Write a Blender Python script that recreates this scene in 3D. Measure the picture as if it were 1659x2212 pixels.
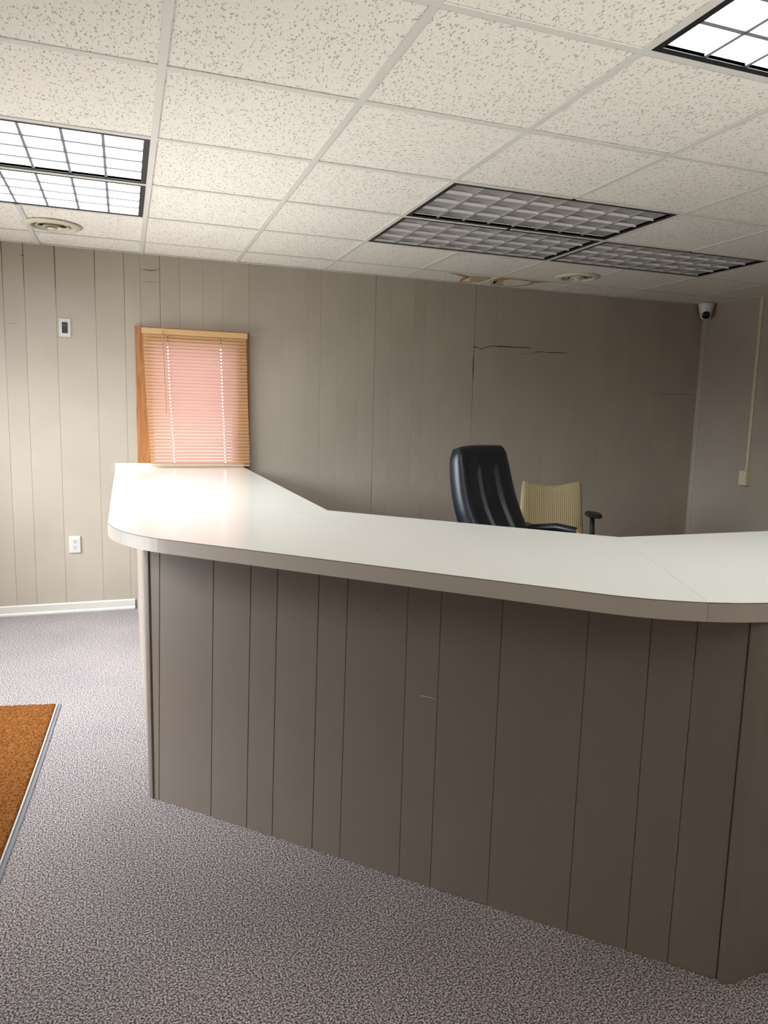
import bpy, bmesh, math, random
from mathutils import Vector, Matrix
random.seed(7)
for o in list(bpy.data.objects): bpy.data.objects.remove(o)
scene = bpy.context.scene
C = scene.collection
PI = math.pi
S2 = math.sqrt(0.5)

# ------------------------------------------------------------------ camera
HC = 2.3657                      # ceiling height
CAM = Vector((-0.1263, -1.7687, HC - 0.98278))
YAW, PIT, ROLL, FPX = 0.34368, -0.13641, 0.02497, 1569.16
W, H = 1659, 2212
fwd = Vector((math.sin(YAW)*math.cos(PIT), math.cos(YAW)*math.cos(PIT), math.sin(PIT)))
rt0 = Vector((math.cos(YAW), -math.sin(YAW), 0)); up0 = rt0.cross(fwd)
cr, sr = math.cos(ROLL), math.sin(ROLL)
RT = cr*rt0 + sr*up0; UP = -sr*rt0 + cr*up0
cd = bpy.data.cameras.new('camera'); cam = bpy.data.objects.new('camera', cd); C.objects.link(cam)
cam.matrix_world = Matrix(((RT.x, UP.x, -fwd.x, CAM.x), (RT.y, UP.y, -fwd.y, CAM.y), (RT.z, UP.z, -fwd.z, CAM.z), (0, 0, 0, 1)))
cd.sensor_fit = 'HORIZONTAL'; cd.sensor_width = 36; cd.lens = FPX*36/W; cd.clip_start = 0.02
scene.camera = cam

# ------------------------------------------------------------------ world, daylight, exposure
wd = bpy.data.worlds.new('world'); scene.world = wd; wd.use_nodes = True
bg = wd.node_tree.nodes['Background']; bg.inputs[0].default_value = (0.86, 0.90, 1.0, 1); bg.inputs[1].default_value = 2.1
LX0, LX1 = -2.0, 4.63            # room extents
LY0, LY1 = -3.3, 3.40
DOOR = (0.75, 3.05, 0.12, 2.05)  # glazed opening in the left wall: y0, y1, z0, z1
RWIN = (-1.3, 4.2, .95, 2.10)    # glazed opening in the rear wall: x0, x1, z0, z1
def daylight(name, energy, loc, aim, sx, sy, spread, color):
    al = bpy.data.lights.new(name, 'AREA'); al.shape = 'RECTANGLE'; al.size = sx; al.size_y = sy
    al.energy = energy; al.color = color; al.spread = math.radians(spread)
    ao = bpy.data.objects.new(name, al); C.objects.link(ao)
    ao.location = loc; ao.rotation_euler = Vector(aim).to_track_quat('-Z', 'Y').to_euler()
# sky light slanting down through the side glazing, and light thrown up by the sunlit pavement outside both windows
daylight('sky_daylight', 118, (LX0-.60, 1.8, 1.85), (.68, .26, -.69), 2.5, 1.6, 92, (.93, .96, 1.0))
daylight('pavement_light', 40, (LX0-.55, 1.75, .30), (.62, 0, .79), 2.4, 1.6, 104, (1.0, .97, .92))
daylight('pavement_light_rear', 310, ((RWIN[0]+RWIN[1])/2, LY0-1.15, .05), (0, .80, .60), 5.2, 1.6, 120, (1.0, .965, .91))
vs = scene.view_settings
scene.display_settings.display_device = 'sRGB'
vs.view_transform = 'Standard'; vs.look = 'None'; vs.exposure = 1.28; vs.gamma = 1.0; vs.use_curve_mapping = False
LIT_LEFT, LIT_RIGHT = 4.2, 4.2   # radiance of the lamps in the lit ceiling fixtures

# ------------------------------------------------------------------ helpers
def at(u, v, axis, val):
    d = RT*((u-W/2)/FPX) - UP*((v-H/2)/FPX) + fwd
    return CAM + d*((val-CAM[axis])/d[axis])
def obj(name, bm, m, parent=None, smooth=False):
    me = bpy.data.meshes.new(name)
    if isinstance(bm, bmesh.types.BMesh):
        bmesh.ops.recalc_face_normals(bm, faces=bm.faces[:])
        bm.to_mesh(me); bm.free()
    else: me = bm
    if not me.materials: me.materials.append(m)
    if smooth:
        for p in me.polygons: p.use_smooth = True
    o = bpy.data.objects.new(name, me); C.objects.link(o)
    if parent: o.parent = parent
    return o
def tag(o, label=None, cat=None, group=None, kind=None):
    if label: o['label'] = label
    if cat: o['category'] = cat
    if group: o['group'] = group
    if kind: o['kind'] = kind
    return o
def thing(name, label, cat, loc=(0, 0, 0), rz=0, group=None, kind=None):
    o = bpy.data.objects.new(name, None); C.objects.link(o); o.empty_display_size = .1
    o.location = loc; o.rotation_euler = (0, 0, rz)
    return tag(o, label, cat, group, kind)
def B(): return bmesh.new()
def box(bm, x0, x1, y0, y1, z0, z1, bev=0):
    v = [bm.verts.new((x, y, z)) for x in (x0, x1) for y in (y0, y1) for z in (z0, z1)]
    fs = [bm.faces.new([v[i] for i in q]) for q in ((0, 1, 3, 2), (4, 6, 7, 5), (0, 4, 5, 1), (2, 3, 7, 6), (0, 2, 6, 4), (1, 5, 7, 3))]
    if bev:
        es = list({e for f in fs for e in f.edges})
        bmesh.ops.bevel(bm, geom=es, offset=bev, segments=2, affect='EDGES', profile=.5)
    return bm
def prism(bm, pts, z0, z1):
    a = [bm.verts.new((x, y, z0)) for x, y in pts]; b = [bm.verts.new((x, y, z1)) for x, y in pts]
    n = len(pts); bm.faces.new(a); bm.faces.new(b)
    for i in range(n): bm.faces.new((a[i], a[(i+1) % n], b[(i+1) % n], b[i]))
    return bm
def loft(bm, rings, cap=True, closed=True):
    vs_ = [[bm.verts.new(p) for p in r] for r in rings]; n = len(rings[0])
    for a, b in zip(vs_, vs_[1:]):
        for i in range(n if closed else n-1): bm.faces.new((a[i], a[(i+1) % n], b[(i+1) % n], b[i]))
    if cap: bm.faces.new(vs_[0]); bm.faces.new(vs_[-1])
    return bm
def lathe(bm, prof, n=40, c=(0, 0, 0), cap=False):
    rings = [[(c[0]+r*math.cos(2*PI*k/n), c[1]+r*math.sin(2*PI*k/n), c[2]+z) for k in range(n)] for r, z in prof]
    return loft(bm, rings, cap)
def tube(bm, pts, r, n=10):
    pts = [Vector(p) for p in pts]; rings = []
    rr = r if isinstance(r, (list, tuple)) else [r]*len(pts)
    for i, p in enumerate(pts):
        t = (pts[min(i+1, len(pts)-1)] - pts[max(i-1, 0)]).normalized()
        a = t.orthogonal() if i == 0 else (prev - t*prev.dot(t)); a.normalize(); prev = a; b = t.cross(a)
        rings.append([tuple(p + (a*math.cos(2*PI*k/n) + b*math.sin(2*PI*k/n))*rr[i]) for k in range(n)])
    return loft(bm, rings)
def copy_of(o, parent=None, loc=None):
    c = o.copy(); C.objects.link(c)
    if parent: c.parent = parent
    if loc is not None: c.location = loc
    return c

# ------------------------------------------------------------------ materials
def mat(name, rgb, rough=.6, metal=0, spec=.5, emit=None, es=0):
    m = bpy.data.materials.new(name); m.use_nodes = True
    p = m.node_tree.nodes['Principled BSDF']
    p.inputs['Base Color'].default_value = (*rgb, 1); p.inputs['Roughness'].default_value = rough
    p.inputs['Metallic'].default_value = metal; p.inputs['Specular IOR Level'].default_value = spec
    if emit: p.inputs['Emission Color'].default_value = (*emit, 1); p.inputs['Emission Strength'].default_value = es
    return m
class NT:
    def __init__(s, m): s.t = m.node_tree; s.p = s.t.nodes['Principled BSDF']
    def n(s, typ, **kw):
        nd = s.t.nodes.new(typ)
        for k, v in kw.items():
            if k.startswith('_'): setattr(nd, k[1:], v)
            else: nd.inputs[k.replace('__', ' ')].default_value = v
        return nd
    def l(s, a, ao_, b, bi): s.t.links.new(a.outputs[ao_], b.inputs[bi])
    def ramp(s, src, out, stops, interp='LINEAR'):
        r = s.t.nodes.new('ShaderNodeValToRGB'); r.color_ramp.interpolation = interp
        e = r.color_ramp.elements
        while len(e) < len(stops): e.new(.5)
        for el, (p, c) in zip(e, stops): el.position = p; el.color = (*c, 1) if len(c) == 3 else c
        s.l(src, out, r, 'Fac'); return r
    def coords(s, scale=(1, 1, 1), rnd=False):
        tc = s.n('ShaderNodeTexCoord'); mp = s.n('ShaderNodeMapping'); mp.inputs['Scale'].default_value = scale
        if rnd:
            oi = s.n('ShaderNodeObjectInfo'); ad = s.n('ShaderNodeVectorMath', _operation='ADD')
            ml = s.n('ShaderNodeMath', _operation='MULTIPLY'); ml.inputs[1].default_value = 57.0
            s.l(oi, 'Random', ml, 0); s.l(ml, 0, ad, 1); s.l(tc, 'Object', ad, 0); s.l(ad, 0, mp, 'Vector')
        else: s.l(tc, 'Object', mp, 'Vector')
        return mp

def paint_mat(name, c, rough=.5, var=.05):
    m = mat(name, c, rough, spec=.35); t = NT(m)
    mp = t.coords((1, 1, 1), True); no = t.n('ShaderNodeTexNoise', Scale=2.2, Detail=5.0); t.l(mp, 0, no, 'Vector')
    r = t.ramp(no, 'Fac', [(.3, tuple(x*(1-var) for x in c)), (.7, tuple(min(1, x*(1+var)) for x in c))]); t.l(r, 0, t.p, 'Base Color')
    n2 = t.n('ShaderNodeTexNoise', Scale=180.0, Detail=2.0); t.l(mp, 0, n2, 'Vector')
    b = t.n('ShaderNodeBump', Strength=.05, Distance=.002); t.l(n2, 'Fac', b, 'Height'); t.l(b, 0, t.p, 'Normal')
    return m
M = {}
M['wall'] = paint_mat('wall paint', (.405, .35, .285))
M['blocker'] = mat('dark blocking wall', (.10, .085, .07), .9)
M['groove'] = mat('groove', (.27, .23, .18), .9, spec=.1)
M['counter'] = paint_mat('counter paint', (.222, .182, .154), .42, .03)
M['white_trim'] = mat('white trim', (.58, .56, .51), .38)
M['laminate'] = mat('white laminate', (.79, .78, .725), .16, spec=.5)
M['edge'] = mat('laminate edge', (.52, .465, .415), .3)
M['dark_line'] = mat('dark line', (.06, .05, .04), .6)
M['crack'] = mat('crack', (.035, .026, .018), .9, spec=.05)
M['tbar'] = mat('grid white', (.70, .665, .62), .45)
M['black'] = mat('black trim', (.012, .012, .014), .45)
M['alu'] = mat('louver aluminium', (.85, .83, .80), .4, .0)
M['tray'] = mat('tray white', (.55, .55, .55), .6)
M['lens_off'] = mat('unlit lens sheet', (.40, .375, .365), .36, .45)
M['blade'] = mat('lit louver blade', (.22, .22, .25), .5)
M['lamp_l'] = mat('lamp panel', (.9, .9, .9), .5, emit=(.90, .95, 1.0), es=LIT_LEFT)
M['lamp_r'] = mat('lamp panel near', (.9, .9, .9), .5, emit=(.90, .95, 1.0), es=LIT_RIGHT)
M['vent'] = mat('vent cream', (.66, .60, .46), .45)
M['vent_dark'] = mat('vent dark', (.03, .025, .02), .9)
M['plastic'] = mat('white plastic', (.58, .56, .52), .35)
M['ivory'] = mat('ivory plastic', (.70, .61, .43), .4)
M['raceway'] = mat('raceway', (.66, .55, .38), .45)
M['camwhite'] = mat('camera white', (.72, .69, .66), .35)
M['lens'] = mat('camera lens', (.004, .004, .006), .08)
M['leather'] = mat('navy leather', (.009, .013, .024), .36, spec=.6)
M['blackplastic'] = mat('black plastic', (.015, .015, .016), .45)
M['wood_arm'] = mat('worn wood', (.42, .20, .085), .5)
M['chrome'] = mat('chrome', (.5, .5, .52), .2, 1.0)
M['rubber'] = mat('grey rubber', (.17, .18, .195), .7)
M['rubber_lip'] = mat('pale lip', (.45, .445, .42), .7)
M['alframe'] = mat('door aluminium', (.35, .34, .33), .4, .8)
M['stain'] = mat('water stain', (.48, .31, .14), .9, spec=.1)
M['stain_pale'] = mat('pale water stain', (.55, .44, .29), .9, spec=.1)
M['scratch'] = mat('scratch', (.7, .66, .6), .7)

def tile_mat(name, cross):
    m = mat(name, (.86, .80, .73), .9, spec=.1); t = NT(m)
    sc = (165, 62, 1) if not cross else (58, 180, 1)
    mp = t.coords((1, 1, 0), True)
    # wobble the coordinates so that the pits bend
    nw = t.n('ShaderNodeTexNoise', Scale=38.0, Detail=2.0); t.l(mp, 0, nw, 'Vector')
    sb = t.n('ShaderNodeVectorMath', _operation='SUBTRACT'); sb.inputs[1].default_value = (.5, .5, .5); t.l(nw, 'Color', sb, 0)
    ml = t.n('ShaderNodeVectorMath', _operation='SCALE'); ml.inputs['Scale'].default_value = .022; t.l(sb, 0, ml, 0)
    ad = t.n('ShaderNodeVectorMath', _operation='ADD'); t.l(mp, 0, ad, 0); t.l(ml, 0, ad, 1)
    m2 = t.n('ShaderNodeMapping'); m2.inputs['Scale'].default_value = sc; t.l(ad, 0, m2, 'Vector')
    vo = t.n('ShaderNodeTexVoronoi', Scale=1.0, Randomness=1.0); t.l(m2, 0, vo, 'Vector')
    sx = t.n('ShaderNodeSeparateColor'); t.l(vo, 'Color', sx, 0)
    thr = t.n('ShaderNodeMapRange'); thr.inputs['From Min'].default_value = .08; thr.inputs['From Max'].default_value = 1.0
    thr.inputs['To Min'].default_value = .0; thr.inputs['To Max'].default_value = .42; t.l(sx, 0, thr, 'Value')
    d = t.n('ShaderNodeMath', _operation='SUBTRACT'); t.l(vo, 'Distance', d, 0); t.l(thr, 0, d, 1)
    pit = t.n('ShaderNodeMapRange'); pit.inputs['From Min'].default_value = -.03; pit.inputs['From Max'].default_value = .05
    pit.inputs['To Min'].default_value = 1.0; pit.inputs['To Max'].default_value = 0.0; t.l(d, 0, pit, 'Value')
    v2 = t.n('ShaderNodeTexVoronoi', Scale=210.0); t.l(ad, 0, v2, 'Vector')
    p2 = t.ramp(v2, 'Distance', [(.08, (.8, .8, .8)), (.22, (0, 0, 0))])
    mx = t.n('ShaderNodeMath', _operation='MAXIMUM'); t.l(pit, 0, mx, 0); t.l(p2, 0, mx, 1)
    r = t.ramp(mx, 0, [(0, (.86, .80, .73)), (1, (.50, .45, .385))]); t.l(r, 0, t.p, 'Base Color')
    b = t.n('ShaderNodeBump', Strength=.6, Distance=.003, _invert=True); t.l(mx, 0, b, 'Height'); t.l(b, 0, t.p, 'Normal')
    return m
M['tile'] = tile_mat('ceiling tile', False); M['tile_x'] = tile_mat('ceiling tile turned', True)

def carpet_mat():
    m = mat('carpet', (.3, .28, .28), .95, spec=.1); t = NT(m); mp = t.coords()
    n1 = t.n('ShaderNodeTexNoise', Scale=205.0, Detail=3.0, Roughness=.65); t.l(mp, 0, n1, 'Vector')
    r = t.ramp(n1, 'Fac', [(.40, (.062, .048, .050)), (.49, (.215, .187, .188)), (.585, (.62, .57, .56))])
    n2 = t.n('ShaderNodeTexNoise', Scale=1.6, Detail=3.0); t.l(mp, 0, n2, 'Vector')
    r2 = t.ramp(n2, 'Fac', [(.3, (.88, .88, .90)), (.7, (1.06, 1.05, 1.02))])
    mx = t.n('ShaderNodeMix', _data_type='RGBA', _blend_type='MULTIPLY'); mx.inputs[0].default_value = 1
    t.l(r, 0, mx, 6); t.l(r2, 0, mx, 7); t.l(mx, 2, t.p, 'Base Color')
    b = t.n('ShaderNodeBump', Strength=.9, Distance=.006); t.l(n1, 'Fac', b, 'Height'); t.l(b, 0, t.p, 'Normal')
    return m
M['carpet'] = carpet_mat()
def mat_pile():
    m = mat('coir pile', (.33, .13, .03), .95, spec=.1); t = NT(m); mp = t.coords()
    n1 = t.n('ShaderNodeTexNoise', Scale=150.0, Detail=4.0, Roughness=.7); t.l(mp, 0, n1, 'Vector')
    r = t.ramp(n1, 'Fac', [(.34, (.045, .013, .003)), (.5, (.19, .066, .013)), (.66, (.36, .15, .036))]); t.l(r, 0, t.p, 'Base Color')
    b = t.n('ShaderNodeBump', Strength=1.0, Distance=.008); t.l(n1, 'Fac', b, 'Height'); t.l(b, 0, t.p, 'Normal')
    return m
M['pile'] = mat_pile()
def wood_mat():
    m = mat('window trim wood', (.36, .15, .045), .4); t = NT(m); mp = t.coords((14, 14, 1.2), True)
    n1 = t.n('ShaderNodeTexNoise', Scale=3.0, Detail=6.0, Distortion=1.2); t.l(mp, 0, n1, 'Vector')
    r = t.ramp(n1, 'Fac', [(.3, (.27, .105, .03)), (.7, (.42, .185, .06))]); t.l(r, 0, t.p, 'Base Color'); return m
M['wood'] = wood_mat()
def tan_mat():
    m = mat('ribbed tan fabric', (.40, .31, .17), .9, spec=.15); t = NT(m); mp = t.coords()
    wv = t.n('ShaderNodeTexWave', Scale=22.0, Distortion=.0); wv.bands_direction = 'X'; t.l(mp, 0, wv, 'Vector')
    r = t.ramp(wv, 'Fac', [(.1, (.31, .24, .125)), (.8, (.48, .385, .225))]); t.l(r, 0, t.p, 'Base Color')
    b = t.n('ShaderNodeBump', Strength=.5, Distance=.003); t.l(wv, 'Fac', b, 'Height'); t.l(b, 0, t.p, 'Normal'); return m
M['tan'] = tan_mat()
def slat_mat():
    m = mat('blind slat', (.64, .38, .165), .45); t = NT(m)
    tr = t.n('ShaderNodeBsdfTranslucent'); tr.inputs[0].default_value = (.74, .44, .54, 1)
    mx = t.n('ShaderNodeMixShader'); mx.inputs[0].default_value = .30
    out = t.t.nodes['Material Output']; t.l(t.p, 0, mx, 1); t.l(tr, 0, mx, 2); t.l(mx, 0, out, 0); return m
M['slat'] = slat_mat()
M['headrail'] = mat('blind rail', (.62, .38, .175), .4)
M['cord'] = mat('blind cord', (.50, .32, .17), .6)
def glass_mat():
    m = mat('window glass', (1, 1, 1), .05); t = NT(m)
    tr = t.n('ShaderNodeBsdfTransparent'); tr.inputs[0].default_value = (.93, .95, .95, 1)
    gl = t.n('ShaderNodeBsdfGlossy'); gl.inputs['Roughness'].default_value = .02
    fr = t.n('ShaderNodeFresnel', IOR=1.45); mx = t.n('ShaderNodeMixShader')
    t.l(fr, 0, mx, 0); t.l(tr, 0, mx, 1); t.l(gl, 0, mx, 2); t.l(mx, 0, t.t.nodes['Material Output'], 0); return m
M['glass'] = glass_mat()

# ------------------------------------------------------------------ room shell
fl = obj('floor', box(B(), LX0-.15, LX1+.15, LY0-.15, LY1+.15, -.1, 0), M['carpet'])
tag(fl, 'speckled grey-mauve loop carpet covering the office floor', 'floor', kind='structure')

# back wall: backing with the window opening, planks in front of it
WX0, WX1, WZ1 = -.05, .695, 1.903            # outer edges of the window trim
OX0, OX1, OZ0, OZ1 = WX0+.10, WX1-.085, .60, WZ1-.09
PT = .006                                     # plank thickness
WY = LY1
bw = B()
for (a, b_, c, d) in ((LX0-.12, OX0, 0, HC+.17), (OX1, LX1+.12, 0, HC+.17), (OX0, OX1, 0, OZ0), (OX0, OX1, OZ1, HC+.17)):
    box(bw, a, b_, WY+PT, WY+.12, c, d)
wall_back = obj('wall_back', bw, M['groove'])
tag(wall_back, 'long greige plank-panelled wall with a blind-covered window', 'wall', kind='structure')
gpx = [8, 54, 121.5, 206.7, 269.4, 304, 346.5, 388.8, 439, 481, 538, 610, 663, 692.7, 730, 774, 811, 844.7, 895.8, 918, 958, 1026.6, 1071.7, 1128, 1185, 1248, 1310, 1362, 1425, 1478]
gy = [526, 530, 537, 542, 547, 550, 554, 557, 560, 563, 567, 574, 579, 582, 586, 591, 595, 598, 603, 605, 608, 614, 618, 623, 628, 633, 638, 643, 649, 654]
gx = [at(u, 0.5*v+400, 1, WY).x for u, v in zip(gpx, gy)]
gx = [gx[0]-d for d in (1.02, .92, .78, .70, .58, .44, .33, .20, .12)] + gx
gx = [x for x in gx if x > LX0+.02]
edges = [LX0] + gx + [LX1]
def gap(xg, z):
    """half width of the joint between two planks, wider where boards have come apart"""
    g = .00055
    k = min(range(len(gx)), key=lambda i: abs(gx[i]-xg)); u0 = k-(len(gx)-len(gpx)); t = z/HC
    u = gpx[u0] if u0 >= 0 else -1
    if u in (121.5, 206.7, 54, 8): g += .0022*max(0, (t-.86)/.14)*(2.0 if u == 121.5 else 1)
    if u in (269.4, 346.5): g += .0010*max(0, (t-.7)/.3)
    if u == 811: g += .0007 + .0012*max(0, 1-abs(t-.33)/.05)
    if u == 1026.6: g += .0012 + .0070*max(0, 1-((z-1.755)/.135)**2)
    if u > 1080: g -= .0005
    if u in (610, 663, 730, 774, 439, 481): g -= .0003
    return max(.0002, g)
def plank(bm, xa, xb, z0, z1):
    n = max(2, int((z1-z0)/.045)); rows = []
    for i in range(n+1):
        z = z0+(z1-z0)*i/n
        l = xa + (gap(xa, z) if xa > LX0 else 0); r = xb - (gap(xb, z) if xb < LX1 else 0)
        c_ = .0009 if xa < 2.7 else .0004
        rows.append([(l, WY+PT, z), (l, WY+c_, z), (l+c_, WY, z), (r-c_, WY, z), (r, WY+c_, z), (r, WY+PT, z)])
    return loft(bm, rows)
for xa, xb in zip(edges, edges[1:]):
    if xb <= OX0+.001 or xa >= OX1-.001: obj('plank', plank(B(), xa, xb, 0, HC), M['wall'], wall_back)
    else:
        if xa < OX0: obj('plank', plank(B(), xa, OX0, OZ0, OZ1), M['wall'], wall_back)
        if xb > OX1: obj('plank', plank(B(), OX1, xb, OZ0, OZ1), M['wall'], wall_back)
        obj('plank', plank(B(), xa, xb, 0, OZ0), M['wall'], wall_back); obj('plank', plank(B(), xa, xb, OZ1, HC), M['wall'], wall_back)
def crack(px, w, parent, m='crack', plane=(1, WY), name='crack', off=(0, -.0006, 0)):
    pts = [at(u, v, *plane)+Vector(off) for u, v in px]
    bm = B(); n = len(pts); up_ = []; dn = []
    for i, p in enumerate(pts):
        h = w[i] if isinstance(w, (list, tuple)) else w*(1 if 0 < i < n-1 else .15)
        up_.append(p+Vector((0, 0, h/2))); dn.append(p-Vector((0, 0, h/2)))
    for i in range(n-1):
        q = [bm.verts.new(v) for v in (dn[i], dn[i+1], up_[i+1], up_[i])]; bm.faces.new(q)
        q2 = [bm.verts.new(v-Vector(off)) for v in (dn[i], dn[i+1], up_[i+1], up_[i])]; bm.faces.new(q2)
        bm.faces.new((q[0], q[1], q2[1], q2[0])); bm.faces.new((q[3], q[2], q2[2], q2[3]))
    return obj(name, bm, M[m], parent)
def c4(p): return (900+p[0]/4.1475, 560+p[1]/4.1475)
crack([c4(p) for p in ((500, 786), (530, 788), (550, 791))], .009, wall_back)
crack([c4(p) for p in ((545, 790), (565, 800), (585, 807), (605, 795), (640, 780), (655, 778), (668, 787), (690, 774), (720, 781), (760, 778))], .0052, wall_back)
crack([c4(p) for p in ((718, 783), (726, 793), (732, 780), (800, 784), (900, 789), (990, 794), (1042, 799))], [.002, .003, .007, .007, .006, .006, .001], wall_back)
crack([c4(p) for p in ((918, 850), (1000, 846), (1052, 845), (1066, 829), (1105, 832), (1135, 826), (1150, 836), (1200, 836), (1280, 837), (1365, 843))], [.001, .002, .003, .005, .004, .003, .003, .006, .005, .001], wall_back)
crack([(1408, 851), (1453, 851.5), (1505, 851)], .0028, wall_back); crack([(1480, 862), (1496, 864), (1512, 865)], .0025, wall_back)
crack([(304, 581), (320, 584), (333, 584), (346, 582)], .004, wall_back); crack([(305, 607), (318, 609), (345, 611)], .0018, wall_back)
crack([(41, 551), (49, 551.5), (55, 552)], .003, wall_back); crack([(16, 699), (30, 699), (36, 698)], .0018, wall_back)

# side and rear walls
rw = obj('wall_right', box(B(), LX1, LX1+.12, LY0-.12, LY1+.12, 0, HC+.17), M['wall'])
tag(rw, 'plain shaded wall with a raceway running down it', 'wall', kind='structure')
br = B()
for (a, b_, c, d) in ((LX0-.12, RWIN[0], 0, HC+.17), (RWIN[1], LX1+.12, 0, HC+.17), (RWIN[0], RWIN[1], 0, RWIN[2]), (RWIN[0], RWIN[1], RWIN[3], HC+.17)):
    box(br, a, b_, LY0-.12, LY0, c, d)
rr = obj('wall_rear', br, M['wall'])
tag(rr, 'plain greige wall with a wide window facing the panelled wall', 'wall', kind='structure')
w3 = thing('window_3', 'wide aluminium-framed window in the wall facing the panelled wall', 'window', ((RWIN[0]+RWIN[1])/2, LY0-.06, RWIN[2]), kind='structure')
hx_ = (RWIN[1]-RWIN[0])/2; hz_ = RWIN[3]-RWIN[2]; mull = [-hx_+.05, -hx_/3, hx_/3, hx_-.05]
for (a, b_, c, d) in ((-hx_, -hx_+.05, 0, hz_), (hx_-.05, hx_, 0, hz_), (-hx_+.05, hx_-.05, 0, .05), (-hx_+.05, hx_-.05, hz_-.05, hz_)): obj('frame_bar', box(B(), a, b_, -.03, .03, c, d, .003), M['alframe'], w3)
for q in mull[1:3]: obj('frame_bar', box(B(), q-.025, q+.025, -.03, .03, .05, hz_-.05, .003), M['alframe'], w3)
for q0, q1 in zip(mull, mull[1:]): obj('pane', box(B(), q0+(.025 if q0 > -hx_+.1 else 0), q1-(.025 if q1 < hx_-.1 else 0), -.003, .003, .05, hz_-.05), M['glass'], w3)
ex = B(); box(ex, LX0-3.4, LX0-3.2, LY0-3.4, LY1+2.0, -.1, 5.0); box(ex, LX0-3.2, LX1+2.0, LY0-3.4, LY0-3.2, -.1, 5.0)  # unseen wall added to block level sky light through the side and rear glazing
tag(obj('blocking_wall', ex, M['blocker']), 'dark unseen wall added outside the windows to block light', 'wall', kind='structure')
bl = B()
for (a, b_, c, d) in ((LY0-.12, DOOR[0], 0, HC+.17), (DOOR[1], LY1+.12, 0, HC+.17), (DOOR[0], DOOR[1], 0, DOOR[2]), (DOOR[0], DOOR[1], DOOR[3], HC+.17)):
    box(bl, LX0-.12, LX0, a, b_, c, d)
lw = obj('wall_left', bl, M['wall']); tag(lw, 'greige wall with a large glazed opening', 'wall', kind='structure')
w2 = thing('window_2', 'large aluminium-framed glazing beside the entrance mat', 'window', (LX0-.06, (DOOR[0]+DOOR[1])/2, DOOR[2]), kind='structure')
hy = (DOOR[1]-DOOR[0])/2; hz = DOOR[3]-DOOR[2]
for (a, b_, c, d) in ((-hy, -hy+.05, 0, hz), (hy-.05, hy, 0, hz), (-.025, .025, .05, hz-.05), (-hy+.05, hy-.05, 0, .05), (-hy+.05, hy-.05, hz-.05, hz)):
    obj('frame_bar', box(B(), -.03, .03, a, b_, c, d, .003), M['alframe'], w2)
for a, b_ in ((-hy+.05, -.025), (.025, hy-.05)): obj('pane', box(B(), -.003, .003, a, b_, .05, hz-.05), M['glass'], w2)

# baseboard and corner trim
bb = B()
prof = [(0, 0), (-.020, 0), (-.020, .010), (-.014, .017), (-.011, .018), (-.011, .060), (-.007, .066), (0, .067)]
loft(bb, [[(x, WY+y, z) for y, z in prof] for x in (LX0, -.085)])
tag(obj('baseboard_back', bb, M['white_trim']), 'white baseboard with a shoe moulding along the panelled wall', 'baseboard', kind='structure')
tr = B(); prism(tr, [(LX1, LY1), (LX1-.026, LY1), (LX1-.026, LY1-.004), (LX1-.014, LY1-.014), (LX1-.004, LY1-.026), (LX1, LY1-.026)], 0, HC-.005)
tag(obj('trim_1', tr, M['wall']), 'painted cove trim in the shaded wall corner', 'trim', kind='structure')

# ------------------------------------------------------------------ ceiling: tiles and T-bar grid
T = .6096
ceil = obj('ceiling', box(B(), LX0-.12, LX1+.12, LY0-.12, LY1+.12, HC+.16, HC+.22), M['tray'])
tag(ceil, 'white suspended ceiling of fissured tiles in a T-bar grid', 'ceiling', kind='structure')
FIX = {(-2, 2): 'l', (-2, 3): 'l', (2, 2): 'o', (2, 3): 'o', (4, 3): 'o', (2, -1): 'r'}
occ = set()
for (i, j) in FIX: occ |= {(i, j), (i+1, j)}
cache = {}
VR = .155
v1_ = at(113, 487, 2, HC); v2_ = at(1258, 600, 2, HC)
VENTS = [(v1_.x, v1_.y), (2.925, v2_.y)]
def holed_tile(hx, hy, cx, cy, r):
    bm = B(); ang = sorted([2*PI*k/36 for k in range(36)] + [math.atan2(y-cy, x-cx) % (2*PI) for x in (-hx, hx) for y in (-hy, hy)])
    lo = []; 
    for a in ang:
        ca, sa = math.cos(a), math.sin(a)
        t = min([((hx if ca > 0 else -hx)-cx)/ca if abs(ca) > 1e-9 else 9, ((hy if sa > 0 else -hy)-cy)/sa if abs(sa) > 1e-9 else 9])
        lo.append(((cx+r*ca, cy+r*sa), (cx+t*ca, cy+t*sa)))
    loft(bm, [[(p[0][0], p[0][1], 0), (p[1][0], p[1][1], 0), (p[1][0], p[1][1], .014), (p[0][0], p[0][1], .014)] for p in lo+lo[:1]], cap=False)
    bmesh.ops.remove_doubles(bm, verts=bm.verts[:], dist=1e-6); return bm
i0, i1 = math.floor(LX0/T), math.ceil(LX1/T); j0, j1 = math.floor(LY0/T), math.ceil(LY1/T)
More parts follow.
